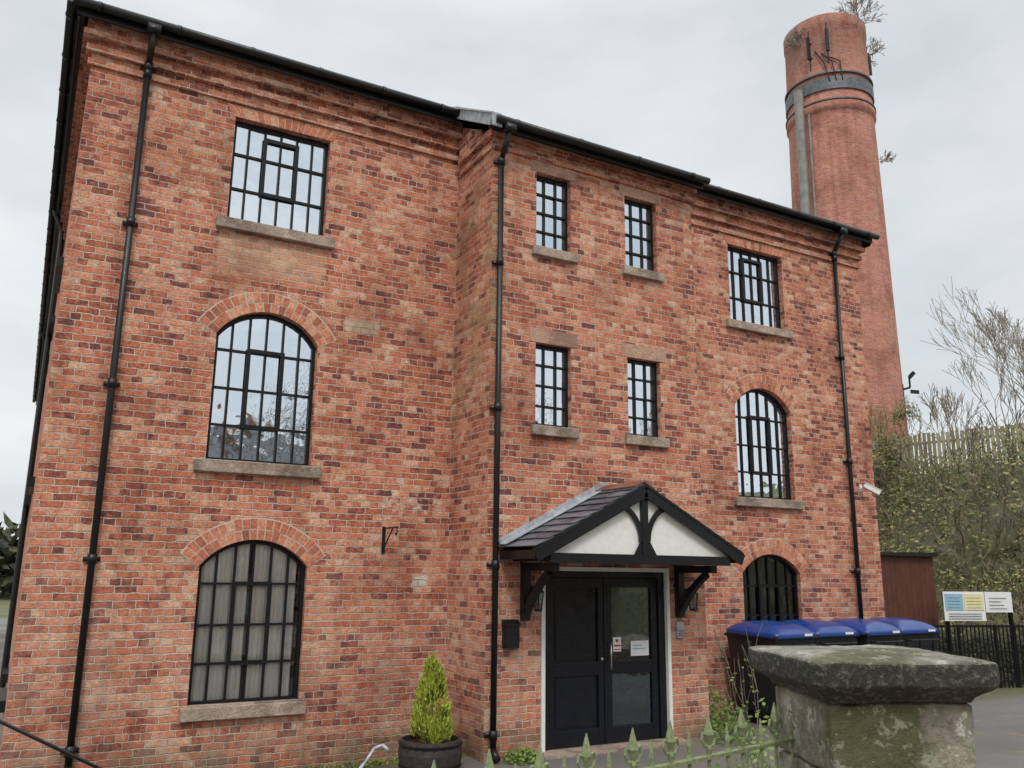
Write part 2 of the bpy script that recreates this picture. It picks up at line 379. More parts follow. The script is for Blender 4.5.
m.beam((BXb-.02,eb+.02,ez-.08),(BXb-.02,E0,EZ-.08),.03,.13)
m.obj('fascia_boards','black',mill)
m=MB()
def gut(m,a,b):
    m.cyl(a,b,.052,.052,12)
    a=Vector(a);b=Vector(b); L=(b-a).length; k=int(L/.9)
    for i in range(k+1):
        p=a.lerp(b,(i+.3)/(k+.6)); d=(b-a).normalized()*.02
        m.cyl(p-d,p+d,.059,.059,10)
gut(m,(X0-.02,E0-.04,EZ-.05),(BXa-.01,E0-.04,EZ-.05)); gut(m,(BXb+.02,E0-.04,EZ-.05),(X1+.04,E0-.04,EZ-.05))
gut(m,(X0-.04,E0,EZ-.055),(X0-.04,Y1,EZ-.055)); gut(m,(BXa+.03,eb-.04,ez-.045),(BXb+.02,eb-.04,ez-.045))
m.obj('gutters','black',mill,True)
m=MB()
m.beam((BXa-.008,eb+.03,ez-.03),(BXa-.008,E0+.1,EZ+.035),.02,.16)
m.box(BXa-.02,BXa+.12,eb-.015,eb+.012,ez-.13,ez+.045)
m.beam((BXa+.03,eb,ez+.04),(BXa+.03,E0+.2,EZ+.155),.13,.02)
m.obj('lead_verge','lead',mill)

def pipe(name,x,yw,ztop,zbot,yg,side=0):
    m=MB(); y=yw-.075
    m.path([(x+side,yg,ztop),(x+side,yg,ztop-.12),(x,y,ztop-.42),(x,y,zbot)],.036,12)
    for z in [ztop-.43-.01]+[zbot+.15+ i*1.83 for i in range(5)]:
        if z<ztop-.4:
            m.cyl((x,y,z-.05),(x,y,z+.05),.047,.047,12); m.box(x-.08,x+.08,yw-.028,yw-.001,z-.022,z+.022)
    m.box(x-.07+side,x+.07+side,yg-.055,yg+.055,ztop-.13,ztop-.04)
    m.path([(x,y,zbot),(x,y-.10,zbot-.09)],.042,12)
    m.obj(name,'black',mill,True)
pipe('downpipe_a',.645,YA,EZ-.05,.12,E0-.04); pipe('downpipe_b',12.12,YA,EZ-.05,.12,E0-.04)
pipe('downpipe_c',4.745,YB,ez-.05,.12,eb-.04)
m=MB()
for y in (16,25,33): m.path([(X0,y,EZ-.1),(XL-.06,y,EZ-.45),(XL-.06,y,.2)],.045,8)
for y in (12,15,18,21,24,27,30):
    for z in (3.1,5.95,.5): m.box(XL-.08,XL-.001,y,y+1.3,z-.13,z)
m.obj('side_downpipes_and_sills','black',mill)

# windows
def ztop(w,x):
    x0,x1,zb,zs,za=w
    if za-zs<.001: return za
    hwid=(x1-x0)/2; r=za-zs; Rr=(hwid**2+r*r)/(2*r); cz=za-Rr; return cz+math.sqrt(max(0,Rr*Rr-(x-(x0+x1)/2)**2))
def window(w,yw,cols,rows,case,glass,curtain=None,bar=.024,rec=.09):
    x0,x1,zb,zs,za=w; yf=yw+rec
    p=empty('window'); p.parent=mill
    m=MB(); o=outline(w,-.001); t=.042; i_=outline(w,-t); n=len(o)
    vs=[(x,yf,z) for x,z in o]+[(x,yf,z) for x,z in i_]+[(x,yf+.06,z) for x,z in o]+[(x,yf+.06,z) for x,z in i_]
    fs=[]
    for k in range(n):
        j=(k+1)%n; fs+=[(k,j,n+j,n+k),(n+k,n+j,3*n+j,3*n+k),(k,2*n+k,2*n+j,j)]
    m.add(vs,fs)
    W=x1-x0
    for c in range(1,cols):
        x=x0+W*c/cols; bwid=bar
        m.box(x-bwid/2,x+bwid/2,yf+.008,yf+.045,zb+t-.005,ztop(w,x)-t+.008)
    for z in rows:
        m.box(x0+t-.004,x1-t+.004,yf+.004,yf+.042,z-bar/2,z+bar/2)
    if case:
        a,b,z0,z1=case; a=x0+W*a/cols; b=x0+W*b/cols; q=.046
        m.box(a-q/2,a+q/2,yf-.012,yf+.003,z0-q/2,z1+q/2); m.box(b-q/2,b+q/2,yf-.012,yf+.003,z0-q/2,z1+q/2)
        m.box(a+q/2,b-q/2,yf-.011,yf+.003,z0-q/2,z0+q/2); m.box(a+q/2,b-q/2,yf-.011,yf+.003,z1-q/2,z1+q/2)
    m.obj('frame','bar',p)
    m=MB(); zz=[zb+t]+list(rows)+[za-.01]
    for c in range(cols):
        a=x0+W*c/cols; b=x0+W*(c+1)/cols
        for k in range(len(zz)-1):
            j=[random.uniform(-.0022,.0022) for _ in range(3)]
            z0=zz[k]; z1=zz[k+1]; y=yf+.034
            if k==len(zz)-2:
                zl=ztop(w,a+.001)-.01; zr=ztop(w,b-.001)-.01; mid=ztop(w,(a+b)/2)-.01
                m.add([(a,y+j[0],z0),(b,y+j[1],z0),(b,y+j[1]+j[2],zr),((a+b)/2,y+j[2]+(j[0]+j[1])/2,mid),(a,y+j[0]+j[2],zl)],[(0,1,2,3,4)])
            else: m.add([(a,y+j[0],z0),(b,y+j[1],z0),(b,y+j[1]+j[2],z1),(a,y+j[0]+j[2],z1)],[(0,1,2,3)])
    m.obj('glass',glass,p)
    m=MB(); Y=yw+1.3; a=x0-.3;b=x1+.3;c=zb-.3;d=za+.3
    m.add([(a,Y,c),(b,Y,c),(b,Y,d),(a,Y,d),(a,yw+.36,c),(b,yw+.36,c),(b,yw+.36,d),(a,yw+.36,d)],[(0,1,2,3),(0,4,5,1),(3,2,6,7),(0,3,7,4),(1,5,6,2)])
    m.obj('room','room',p)
    if curtain:
        for (fa,fb,zlo) in curtain:
            m=MB(); n=72; vs=[]
            for i in range(n+1):
                f=fa+(fb-fa)*i/n; x=x0+W*f; y=yw+rec+.072+.010*math.sin(i*1.05)+.005*math.sin(i*.37)
                vs+=[(x,y,zb+zlo),(x,y,za+.0)]
            m.add(vs,[(2*i,2*i+2,2*i+3,2*i+1) for i in range(n)]); m.obj('curtain','curtain',p,True)
for k,w in enumerate(wins):
    fl=k%3; zb=w[2]
    if fl==0: window(w,YA,6,(6.50,6.95),(2,4,6.50,7.22),'glass_hi',[(0,.3,0),(.72,1,0)])
    if fl==1: window(w,YA,6,(3.62,4.05,4.50),(2,4,3.62,4.52),'glass_hi')
    if fl==2: window(w,YA,6,(1.02,1.42,1.86),(2,4,1.02,1.86),'glass_lo',[(0,.47,.0),(.50,.93,0)] if k<3 else None,.024,.07)
for w in bw:
    zb=w[2]; h=w[3]-zb
    window(w,YB,3,(zb+h*.25,zb+h*.5,zb+h*.75),None,'glass_hi',None,.022,.08)

m=MB()
for k,w in enumerate(wins): 
    e=.06 if k==2 else .11
    m.box(w[0]-e-.01,w[1]+e,YA-.075,YA-.001,w[2]-.135,w[2]-.002); m.box(w[0]+.003,w[1]-.003,YA-.001,YA+.12,w[2]-.05,w[2]+.012)
for w in bw: 
    m.box(w[0]-.07,w[1]+.08,YB-.065,YB-.001,w[2]-.125,w[2]-.002); m.box(w[0]+.003,w[1]-.003,YB-.001,YB+.12,w[2]-.05,w[2]+.012)
m.obj('window_sills','sill',mill,False,.008)
m=MB()
for w in bw: m.box(w[0]-.09,w[1]+.09,YB-.006,YB+.004,w[3]+.004,w[3]+.185)
m.obj('window_lintels','lintel',mill)
mv=MB(); mm=MB()
def voussoirs(w,rings,yw):
    x0,x1,zb,zs,za=w; W=(x1-x0)/2; r=za-zs; Rr=(W*W+r*r)/(2*r); cz=za-Rr; cx=(x0+x1)/2; a=math.asin(W/Rr)
    th=.112; 
    for q in range(rings):
        ri=Rr+.004+q*(th+.010); ro=ri+th; aa=a+ .02; n=int(round(2*aa*ri/.080))
        for i in range(n):
            u=lambda:random.uniform(-.0025,.0025)
            t0=-aa+2*aa*i/n+.0060/ri+u(); t1=-aa+2*aa*(i+1)/n-.0060/ri+u(); j=random.uniform(-.003,.002); rj=random.uniform(-.008,.004)
            P=lambda rr,tt,y:(cx+rr*math.sin(tt),y,cz+rr*math.cos(tt))
            y0=yw-.007+j;y1=yw+.02
            mv.hexa([P(ri,t0,y0),P(ri,t1,y0),P(ri,t1,y1),P(ri,t0,y1)],[P(ro+rj,t0,y0),P(ro+rj,t1,y0),P(ro+rj,t1,y1),P(ro+rj,t0,y1)])
    ri=Rr+.002; ro=Rr+rings*(th+.008)+.008; n=24
    for i in range(n):
        t0=-a-.025+2*(a+.025)*i/n; t1=-a-.025+2*(a+.025)*(i+1)/n
        mm.add([P(ri,t0,yw-.003),P(ri,t1,yw-.003),P(ro,t1,yw-.003),P(ro,t0,yw-.003)],[(0,1,2,3)])
for k,w in enumerate(wins):
    if k%3: voussoirs(w,2,YA)
    else:
        x0,x1=w[0]-.03,w[1]+.03; n=16; zt=w[3]
        for i in range(n):
            a=x0+(x1-x0)*i/n+.006; b=x0+(x1-x0)*(i+1)/n-.006; c=(x0+x1)/2
            ta=c+(a-c)*1.13; tb=c+(b-c)*1.13; zh=zt+.145+random.uniform(-.01,.004)
            mv.hexa([(a,YA-.007,zt+.004),(b,YA-.007,zt+.004),(b,YA+.02,zt+.004),(a,YA+.02,zt+.004)],[(ta,YA-.007,zh),(tb,YA-.007,zh),(tb,YA+.02,zh),(ta,YA+.02,zh)])
        e=(x1-x0)*.065
        mm.add([(x0,YA-.003,zt+.002),(x1,YA-.003,zt+.002),(x1+e,YA-.003,zt+.15),(x0-e,YA-.003,zt+.15)],[(0,1,2,3)])
mv.obj('arch_bricks','vous',mill); mm.obj('arch_mortar','mortar',mill)

# ------------------------------------------------------------ porch
porch=empty('porch'); porch.parent=mill
pc=6.31; ph=1.46; py=8.06; rz=3.04; e_z=2.29; ps=(rz-e_z)/ph
m=MB()
for sg in (-1,1):
    a=(pc,rz-.03); b=(pc+sg*ph,e_z-.03)
    m.hexa([(a[0],py,a[1]-.03),(b[0],py,b[1]-.03),(b[0],YB,b[1]-.03),(a[0],YB,a[1]-.03)],[(a[0],py,a[1]),(b[0],py,b[1]),(b[0],YB,b[1]),(a[0],YB,a[1])])
m.obj('roof_deck','black',porch)
m=MB(); L=math.hypot(ph,rz-e_z); 
for sg in (-1,1):
    d=Vector((sg*ph,0,e_z-rz)).normalized(); up=Vector((sg*(rz-e_z),0,ph)).normalized()
    nc=9; ex=(L+.03)/nc
    for c in range(nc):
        s0=max(0,c*ex-.08); s1=(c+1)*ex
        y=py-.03-(.1 if c%2 else 0)
        while y<YB:
            ya=max(y,py-.03); yb=min(y+.194,YB-.002)
            if yb-ya>.03:
                P=lambda s,y,h: Vector((pc,y,rz))+d*s+up*h
                j=random.uniform(0,.006); t=.010
                h0=.001; h1=.020+j; s2=s1+random.uniform(-.008,.004)
                m.hexa([P(s0,ya,h0),P(s2,ya,h1),P(s2,yb,h1+random.uniform(-.003,.003)),P(s0,yb,h0)],[P(s0,ya,h0+t),P(s2,ya,h1+t),P(s2,yb,h1+t),P(s0,yb,h0+t)])
            y+=.2
m.obj('roof_slates','slate',porch)
m=MB(); n=3
for i in range(n):
    y0=py-.03+(YB-py+.03)*i/n; y1=py-.03+(YB-py+.03)*(i+1)/n-.006
    for sg in (-1,1):
        m.hexa([(pc,y0,rz+.03),(pc+sg*.13,y0,rz-.04),(pc+sg*.13,y1,rz-.04),(pc,y1,rz+.03)],[(pc,y0,rz+.055),(pc+sg*.14,y0,rz-.02),(pc+sg*.14,y1,rz-.02),(pc,y1,rz+.055)])
m.obj('ridge_tiles','ridge',porch)
m=MB()
for sg in (-1,1):
    m.beam((pc,YB-.012,rz+.05),(pc+sg*(ph+.02),YB-.012,e_z+.05),.02,.11,(0,1,0))
    m.beam((pc,YB-.09,rz+.04),(pc+sg*(ph+.02),YB-.09,e_z+.04),.14,.008,(0,1,0))
m.obj('lead_flashing','lead',porch)
m=MB(); bt=e_z-.165
for sg in (-1,1):
    m.beam((pc-sg*.0,py-.045,rz-.08),(pc+sg*(ph+.03),py-.045,e_z-.095),.035,.13,(0,1,0))
    m.beam((pc+sg*.0,py-.02,rz-.01),(pc+sg*(ph+.03),py-.02,e_z-.025),.10,.03,(0,1,0))
    xb=pc+sg*1.30
    m.box(xb-.05,xb+.05,py+.02,YB-.002,e_z-.10,e_z+.02)
    m.box(pc+sg*ph-.02,pc+sg*ph+.02,py,YB-.002,e_z-.13,e_z-.035)
    xk=pc+sg*1.15
    m.box(xk-.045,xk+.045,YB-.09,YB-.002,1.48,bt-.002)
    m.box(xk-.045,xk+.045,py+.10,YB-.09,bt-.09,bt-.002)
    pts=[(xk,YB-.07-.50*q,1.56+.46*q+.05*math.sin(math.pi*q)) for q in [i/8 for i in range(9)]]
    for a,b in zip(pts[:-1],pts[1:]): m.beam(a,b,.075,.07,(1,0,0))
m.box(pc-1.30,pc+1.30,py-.03,py+.08,bt,bt+.105)
m.box(pc-.045,pc+.045,py-.03,py+.02,bt+.10,rz-.12)
for sg in (-1,1):
    pts=[]
    for i in range(11):
        q=i/10*math.pi/2
        pts.append((pc+sg*(.05+.34*(1-math.cos(q))),py-.012,bt+.26+.40*math.sin(q)))
    for a,b in zip(pts[:-1],pts[1:]): m.beam(a,b,.03,.055,(0,1,0))
    m.add([(pc+sg*.045,py-.02,bt+.10),(pc+sg*.17,py-.02,bt+.10),(pc+sg*.045,py-.02,bt+.30)],[(0,1,2)])
m.box(pc-1.3,pc+1.3,py+.08,YB-.002,bt+.02,bt+.04)
m.obj('porch_timbers','black',porch)
m=MB(); m.add([(pc-1.3,py+.015,bt+.09),(pc+1.3,py+.015,bt+.09),(pc+1.3,py+.015,bt+.16),(pc+.02,py+.015,rz-.07),(pc-.02,py+.015,rz-.07),(pc-1.3,py+.015,bt+.16)],[(0,1,2,3,4,5)])
m.obj('gable_infill','white',porch)

# door
door=empty('entrance_door'); door.parent=mill
yd=YB+.03
m=MB(); 
m.box(DX0+.001,DX0+.05,yd-.05,yd+.1,0,DZ-.052); m.box(DX1-.05,DX1-.001,yd-.05,yd+.1,0,DZ-.052); m.box(DX0+.001,DX1-.001,yd-.05,yd+.1,DZ-.05,DZ-.001)
m.obj('white_frame','white',door)
m=MB(); x0=DX0+.052; x1=DX1-.052; zt=DZ-.054
mid=x0+.90
m.box(x0,x0+.06,yd,yd+.08,0,zt); m.box(x1-.10,x1,yd,yd+.08,0,zt); m.box(x0+.06,x1-.10,yd,yd+.08,zt-.07,zt)
def leaf(a,b):
    y0=yd+.025;y1=yd+.065; st=.10
    m.box(a,a+st,y0,y1,.02,zt-.075); m.box(b-st,b,y0,y1,.02,zt-.075)
    for z0,z1 in ((.02,.22),(.82,.97),(zt-.19,zt-.075)): m.box(a+st,b-st,y0,y1,z0,z1)
leaf(x0+.063,mid-.002); leaf(mid+.002,x1-.103)
m.box(x0+.063+.13,mid-.13,yd+.045,yd+.06,.25,.79); m.box(x0+.063+.10,mid-.10,yd+.056,yd+.066,.2,.84)
m.box(x0+.063+.10,mid-.10,yd+.056,yd+.066,.95,zt-.18); m.box(x0+.063+.13,mid-.13,yd+.045,yd+.06,1.0,zt-.22)
m.box(mid-.02,mid+.02,yd+.012,yd+.024,.02,zt-.075)
m.box(x0,x1,yd+.2,yd+.21,0,zt)
m.obj('door_leaves','doorblk',door,False,.004)
m=MB(); m.box(mid+.10,x1-.20,yd+.05,yd+.056,.2,.84); m.box(mid+.10,x1-.20,yd+.05,yd+.056,.95,zt-.18); m.obj('door_glass','glass_dk',door)
m=MB(); m.cyl((mid+.05,yd-.03,.88),(mid+.05,yd-.03,1.2),.011,n=8); m.cyl((mid+.05,yd-.03,.92),(mid+.05,yd+.03,.92),.009,n=8); m.cyl((mid+.05,yd-.03,1.16),(mid+.05,yd+.03,1.16),.009,n=8)
m.cyl((mid-.05,yd+.01,1.0),(mid-.05,yd+.03,1.0),.02,n=12); m.obj('door_handle','brass',door,True)
m=MB(); m.box(mid+.40,mid+.68,yd+.04,yd+.044,1.02,1.20); m.box(mid+.13,mid+.25,yd+.04,yd+.044,1.08,1.25); m.obj('door_notices','paper',door)
m=MB(); m.box(mid+.17,mid+.21,yd+.036,yd+.039,1.19,1.225); m.box(mid+.14,mid+.24,yd+.036,yd+.039,1.14,1.16); m.box(mid+.14,mid+.24,yd+.036,yd+.039,1.10,1.11); m.obj('door_notice_print','red',door)
m=MB(); m.box(mid+.43,mid+.62,yd+.036,yd+.039,1.10,1.112);m.box(mid+.43,mid+.56,yd+.036,yd+.039,1.14,1.152); m.obj('notice_text','blue',door)
m=MB(); m.box(DX0-.1,DX1+.1,YB-.25,YB+.2,-.05,.03); m.obj('door_step','sill',mill)

def lantern(x,z):
    p=empty('wall_lantern'); m=MB(); y=YB-.14
    m.box(x-.03,x+.03,YB-.02,YB-.001,z-.06,z+.14); m.path([(x,YB-.01,z+.1),(x,YB-.09,z+.16),(x,y,z+.13)],.01,6)
    m.lathe([(.012,.15),(.03,.125),(.075,.08),(.07,.07)],(x,y,z),6)
    m.lathe([(.04,-.14),(.05,-.125),(.045,-.11)],(x,y,z),6)
    for i in range(6):
        q=math.pi/3*i; c,s=math.cos(q),math.sin(q); m.cyl((x+.066*c,y+.066*s,z+.075),(x+.043*c,y+.043*s,z-.12),.006,n=4)
    m.obj('lantern_body','black',p)
    m=MB(); m.lathe([(.04,-.115),(.062,.07)],(x,y,z),6); m.obj('lantern_glass','glass_dk',p)
lantern(5.28,1.72); lantern(7.60,1.70)
p=empty('letter_box'); m=MB(); m.box(4.88,5.05,YB-.11,YB-.002,1.18,1.42); m.box(4.87,5.06,YB-.12,YB-.002,1.42,1.44); m.box(4.91,5.02,YB-.115,YB-.111,1.34,1.365)
m.hexa([(4.87,YB-.12,1.44),(5.06,YB-.12,1.44),(5.06,YB-.002,1.44),(4.87,YB-.002,1.44)],[(4.87,YB-.06,1.49),(5.06,YB-.06,1.49),(5.06,YB-.002,1.49),(4.87,YB-.002,1.49)]); m.obj('box','black',p,False,.006)
p=empty('door_intercom'); m=MB(); m.box(7.42,7.53,YB-.03,YB-.002,1.22,1.42); m.obj('plate','lead',p,False,.006)
m=MB(); 
for i in range(3):
    for j in range(3): m.cyl((7.445+i*.03,YB-.034,1.25+j*.03),(7.445+i*.03,YB-.03,1.25+j*.03),.008,n=8)
m.obj('buttons','black',p)
p=empty('iron_wall_bracket'); m=MB(); x=3.80; z=2.52
m.box(x-.02,x+.02,YA-.012,YA-.001,z-.3,z+.02); m.cyl((x,YA,z),(x+.03,YA-.36,z),.011,n=6); m.cyl((x,YA-.01,z-.25),(x+.02,YA-.24,z-.01),.009,n=6)
m.path([(x+.03,YA-.34,z),(x+.03,YA-.36,z-.05),(x+.03,YA-.33,z-.09),(x+.03,YA-.30,z-.07)],.008,6); m.obj('bracket','black',p)
p=empty('cctv_camera'); m=MB(); m.box(12.40,12.46,YA-.02,YA-.001,3.44,3.56); m.path([(12.43,YA,3.5),(12.45,YA-.16,3.47)],.018,8)
m.beam((12.36,YA-.13,3.54),(12.58,YA-.26,3.40),.09,.08); m.beam((12.35,YA-.125,3.59),(12.61,YA-.275,3.44),.11,.012); m.obj('housing','white',p,False,.008)
m=MB(); m.cyl((12.575,YA-.257,3.402),(12.60,YA-.27,3.39),.03,n=12); m.obj('lens','black',p)

# ------------------------------------------------------------ chimney
CXc,CYc=28.75,22.98
M['cbrick']=brick_mat('chimney_brick',False,(CXc,CYc,1.8),True)
ch=empty('brick_chimney'); m=MB()
dz=-.85
prof=[(2.03,4.0),(1.95,9.0),(1.86,15.0),(1.77,20.9),(1.77,22.0+dz),(1.84,22.05+dz),(1.84,22.35+dz),(1.77,22.45+dz),(1.70,25.9+dz),(1.74,26.0+dz),(1.74,26.5+dz),(1.64,26.6+dz),(1.4,26.6+dz),(1.4,25.5+dz)]
m.lathe(prof,(CXc,CYc,0),56); o=m.obj('shaft','cbrick',ch)
for pl in o.data.polygons: pl.use_smooth=len(pl.vertices)==4
m=MB()
for z0,z1,r in ((22.9,23.45,1.83),(23.65,23.72,1.84),(22.4,22.46,1.87)): m.lathe([(r,z0+dz),(r,z1+dz)],(CXc,CYc,0),48)
m.obj('steel_bands','band',ch)
def cp(ang,r,z): return (CXc+r*math.cos(R(ang)),CYc+r*math.sin(R(ang)),z)
m=MB()
m.cyl(cp(180,1.95,13.0),cp(180,1.90,23.2+dz),.20,n=12); m.cyl(cp(192,1.96,5),cp(192,1.84,22.0+dz),.05,n=8)
m.obj('flue_duct','duct',ch)
m=MB()
for a,z in ((200,23.5),(222,23.7),(335,23.9)):
    for q in (.2,.9): m.cyl(cp(a,1.68,z+q),cp(a,1.98,z+q),.03,n=6)
    m.cyl(cp(a,1.93,z-.5),cp(a,1.93,z+1.4),.03,n=6)
    c=Vector(cp(a,2.02,z)); m.beam(c,c+Vector((0,0,1.05)),.15,.08)
for i in range(3): m.path([cp(205+i*8,1.78,24.0-i*.2),cp(216+i*10,1.84,23.3),cp(222+i*8,1.84,22.4)],.025,6)
m.path([cp(300,1.95,9.3),cp(300,2.2,9.35),cp(300,2.2,9.8)],.04,6); m.beam(cp(300,2.2,9.75),cp(300,2.4,9.95),.2,.12)
m.beam(cp(302,2.2,9.2),cp(302,2.5,9.15),.3,.1)
m.cyl(cp(300,1.97,4),cp(300,1.93,9.5),.04,n=6)
m.obj('aerials_and_cables','black',ch)

# ------------------------------------------------------------ plants
def tree_branch(m,p,d,L,r,depth,spread=.5,nb=3,up=.12,sides=5,rmin=.0):
    segs=3; q=Vector(p); d=Vector(d).normalized(); rr=r
    for i in range(segs):
        d=(d+Vector((random.uniform(-.16,.16),random.uniform(-.16,.16),random.uniform(-.1,.16)+up*.3))).normalized()
        q2=q+d*L/segs; r2=max(rmin,rr*.86); m.cyl(q,q2,rr,r2,sides if depth>2 else 3,False); q=q2; rr=r2
        if depth>0 and i>0:
            for _ in range(1 if i<segs-1 else nb):
                a=d.orthogonal().normalized(); a.rotate(Matrix.Rotation(random.uniform(0,6.28),3,d))
                nd=(d+a*random.uniform(spread*.6,spread*1.5)+Vector((0,0,up))).normalized()
                tree_branch(m,q,nd,L*random.uniform(.6,.82),max(rmin,rr*random.uniform(.5,.72)),depth-1,spread,nb,up,sides,rmin)
def bare_tree(name,p,h,r,depth=5,mat='bark',spread=.5,lean=(0,0,1),up=.12):
    m=MB(); tree_branch(m,p,lean,h,r,depth,spread,2,up,5,.012); return m.obj(name,mat)
def leaves(m,c,s,n=None):
    a=Vector((random.gauss(0,1),random.gauss(0,1),random.gauss(0,1))).normalized(); b=a.orthogonal().normalized()
    w=s*random.uniform(.35,.6); l=s*random.uniform(.7,1.2); c=Vector(c)
    m.add([c-a*l/2,c+b*w/2,c+a*l/2,c-b*w/2],[(0,1,2,3)])

def bankh(x,y):
    t=min(1,max(0,(x-18.2)/6.3)); t=t*t*(3-2*t)
    h=5.25*t
    if 18<x<30: h+=.35*noise.noise(Vector((x*.5,y*.5,0)))*min(1,t*4)
    if x<4.9 and y>3: s=min(1,(4.9-x)/1.2); h-=.14*s*s*(3-2*s)
    return h
xs=[-500,-200,-80,-30,-10,0,2,3,3.4,3.8,4.2,4.6,5,8,14,17]+[18+.5*i for i in range(26)]+[33,40,70,200,500]
ys=[-500,-200,-80,-30,-10]+[-5+1.2*i for i in range(46)]+[60,80,150,300,600]
m=MB(); nx=len(xs)
m.v=[(x,y,bankh(x,y)) for y in ys for x in xs]
m.f=[(j*nx+i,j*nx+i+1,(j+1)*nx+i+1,(j+1)*nx+i) for j in range(len(ys)-1) for i in range(nx-1)]
m.obj('ground','ground',None,True)

m=MB()
for i in range(60000):
    x=17.9+7.0*random.random(); y=4+26*random.random()
    nn=noise.noise(Vector((x*.55,y*.55,3)))+.4*noise.noise(Vector((x*1.7,y*1.7,5)))
    hh=.12+1.25*max(0,nn+.3)
    z=bankh(x,y)+hh*random.random()**.6-(.35 if x>24 else 0)
    leaves(m,(x,y,z),random.uniform(.06,.18))
m.obj('hedge_bank_foliage','hedge')
m=MB()
for i in range(460):
    x=18.3+6.0*random.random(); y=6+18*random.random()
    z=bankh(x,y)
    d=Vector((random.uniform(-.8,.3),random.uniform(-.7,.7),.8))
    tree_branch(m,(x,y,z),d,random.uniform(.45,.9),.016,2,.6,2,.0,3,.008)
m.obj('bramble_stems','twig')
m=MB()
for k in range(24):
    c=Vector((23.4+random.uniform(-1.2,.7),18.0+random.uniform(-1.4,1.6),5.2+random.uniform(0,2.2))); rr=random.uniform(.25,.5)
    for i in range(220):
        v=Vector((random.gauss(0,1),random.gauss(0,1),random.gauss(0,1))).normalized()*rr*random.random()**.4
        leaves(m,c+v,random.uniform(.07,.16))
for k in range(12): tree_branch(m,(23.4+random.uniform(-1,.6),18+random.uniform(-1.2,1.4),5),(random.uniform(-.3,.3),0,1),1.1,.02,2,.5,2,.1,3,.008)
m.obj('ivy_bush','ivy')

m=MB(); pts=[Vector((24.2,24.5,0)),Vector((25.0,18.2,0)),Vector((25.9,14.7,0)),Vector((27.2,8,0)),Vector((28,0,0))]
for a,b in zip(pts[:-1],pts[1:]):
    L=(b-a).length; n=int(L/.14); d=(b-a)/n; sd=d.normalized()
    for i in range(n):
        p=a+d*i; z=5.2; t=z+1.40+random.uniform(-.03,.03); dx=random.uniform(-.01,.01)
        m.hexa([p+Vector((dx,0,z-.3)),p+sd*.1+Vector((dx,0,z-.3)),p+sd*.1+Vector((.02,0,z-.3)),p+Vector((.02,0,z-.3))],
               [p+Vector((0,0,t)),p+sd*.1+Vector((0,0,t)),p+sd*.1+Vector((.02,0,t)),p+Vector((.02,0,t))])
        if i%16==0: m.beam(p+Vector((.08,0,z-.5)),p+Vector((.08,0,t+.02)),.1,.1)
    for h in (.25,1.1): m.beam(a+Vector((.05,0,5.2+h)),b+Vector((.05,0,5.2+h)),.05,.08)
m.obj('timber_fence','timber')
random.seed(21)
bare_tree('bare_tree',(34.9,22.6,4.5),2.1,.07,5,'bark',.46,(0,0,1),.15)
bare_tree('bare_tree',(36.6,21.6,4.5),2.9,.10,5,'bark',.46,(-.12,0,1),.15)
bare_tree('bare_tree',(38.4,21.0,4.5),3.5,.12,6,'bark',.46,(-.06,0,1),.15)
bare_tree('bare_tree',(40.5,21.6,4.5),3.6,.12,5,'bark',.45,(.0,0,1),.15)
def shrub(name,p,n=7,L=.5,dirs=None):
    m=MB()
    for i in range(n):
        d=Vector((random.uniform(-1,1),random.uniform(-1,1),random.uniform(.2,1.2)))
        if dirs: d+=Vector(dirs)
        tree_branch(m,p,d,L,.014,3,.7,2,.05,3,.010)
    return m.obj(name,'bark')
shrub('chimney_shrub',cp(290,1.5,26.5+dz),13,.50); shrub('chimney_shrub',cp(185,1.7,25.4+dz),9,.34,(-.8,0,0)); shrub('chimney_shrub',cp(318,1.72,25.3+dz),7,.34,(.8,-.5,0))
shrub('chimney_shrub',cp(310,1.85,19.2),5,.26,(.6,-.6,0))

pl=empty('barrel_planter'); px,pyy=4.06,8.93
m=MB(); m.lathe([(.27,-.13),(.33,.04),(.345,.14),(.33,.27),(.30,.27),(.30,.22)],(px,pyy,0),22); m.obj('staves','barrel',pl)
m=MB()
for z in (-.02,.20): m.lathe([(.325+.012*(z>.1),z),(.341+.008*(z>.1),z+.035)],(px,pyy,0),28)
m.obj('hoops','black',pl)
m=MB(); m.lathe([(.30,.20),(.02,.245)],(px,pyy,0),20); m.obj('compost','soil',pl)
m=MB()
H=.88; z0=.23
lob=[(random.uniform(0,6.28),random.uniform(.04,.93),random.uniform(.0,.05)) for _ in range(38)]
for i in range(14000):
    if random.random()<.9:
        a,t,e_=random.choice(lob); a+=random.gauss(0,.17); t=min(.99,max(0,t+random.gauss(0,.035))); ex=e_+.03*random.random()
    else: a=random.uniform(0,6.28); t=random.random(); ex=-.04
    prof=.175*(1-t)**.62*(1 if t>.12 else .72+2.3*t)+ex*(1-.6*t)
    r=prof*(1.08-.35*random.random()**2)
    c=Vector((px+r*math.cos(a),pyy+r*math.sin(a),z0+H*t))
    d=Vector((math.cos(a)*.35+random.gauss(0,.25),math.sin(a)*.35+random.gauss(0,.25),1)).normalized(); b=d.orthogonal().normalized()
    b.rotate(Matrix.Rotation(random.uniform(0,6.28),3,d)); l=random.uniform(.03,.065); w=.008
    m.add([c-b*w,c+b*w*.9,c+d*l],[(0,1,2)])
con=m.obj('potted_conifer','conif')
m=MB(); m.cyl((px,pyy,.2),(px,pyy,1.0),.02,.006,6); m.obj('conifer_trunk','twig',con)

m=MB(); m.path([(3.30,9.3,-.10),(3.42,9.35,-.07),(3.55,9.48,-.01),(3.66,9.54,.10),(3.75,9.52,.13),(3.80,9.46,.08)],.018,8); m.obj('grey_hose','hose',None,True)

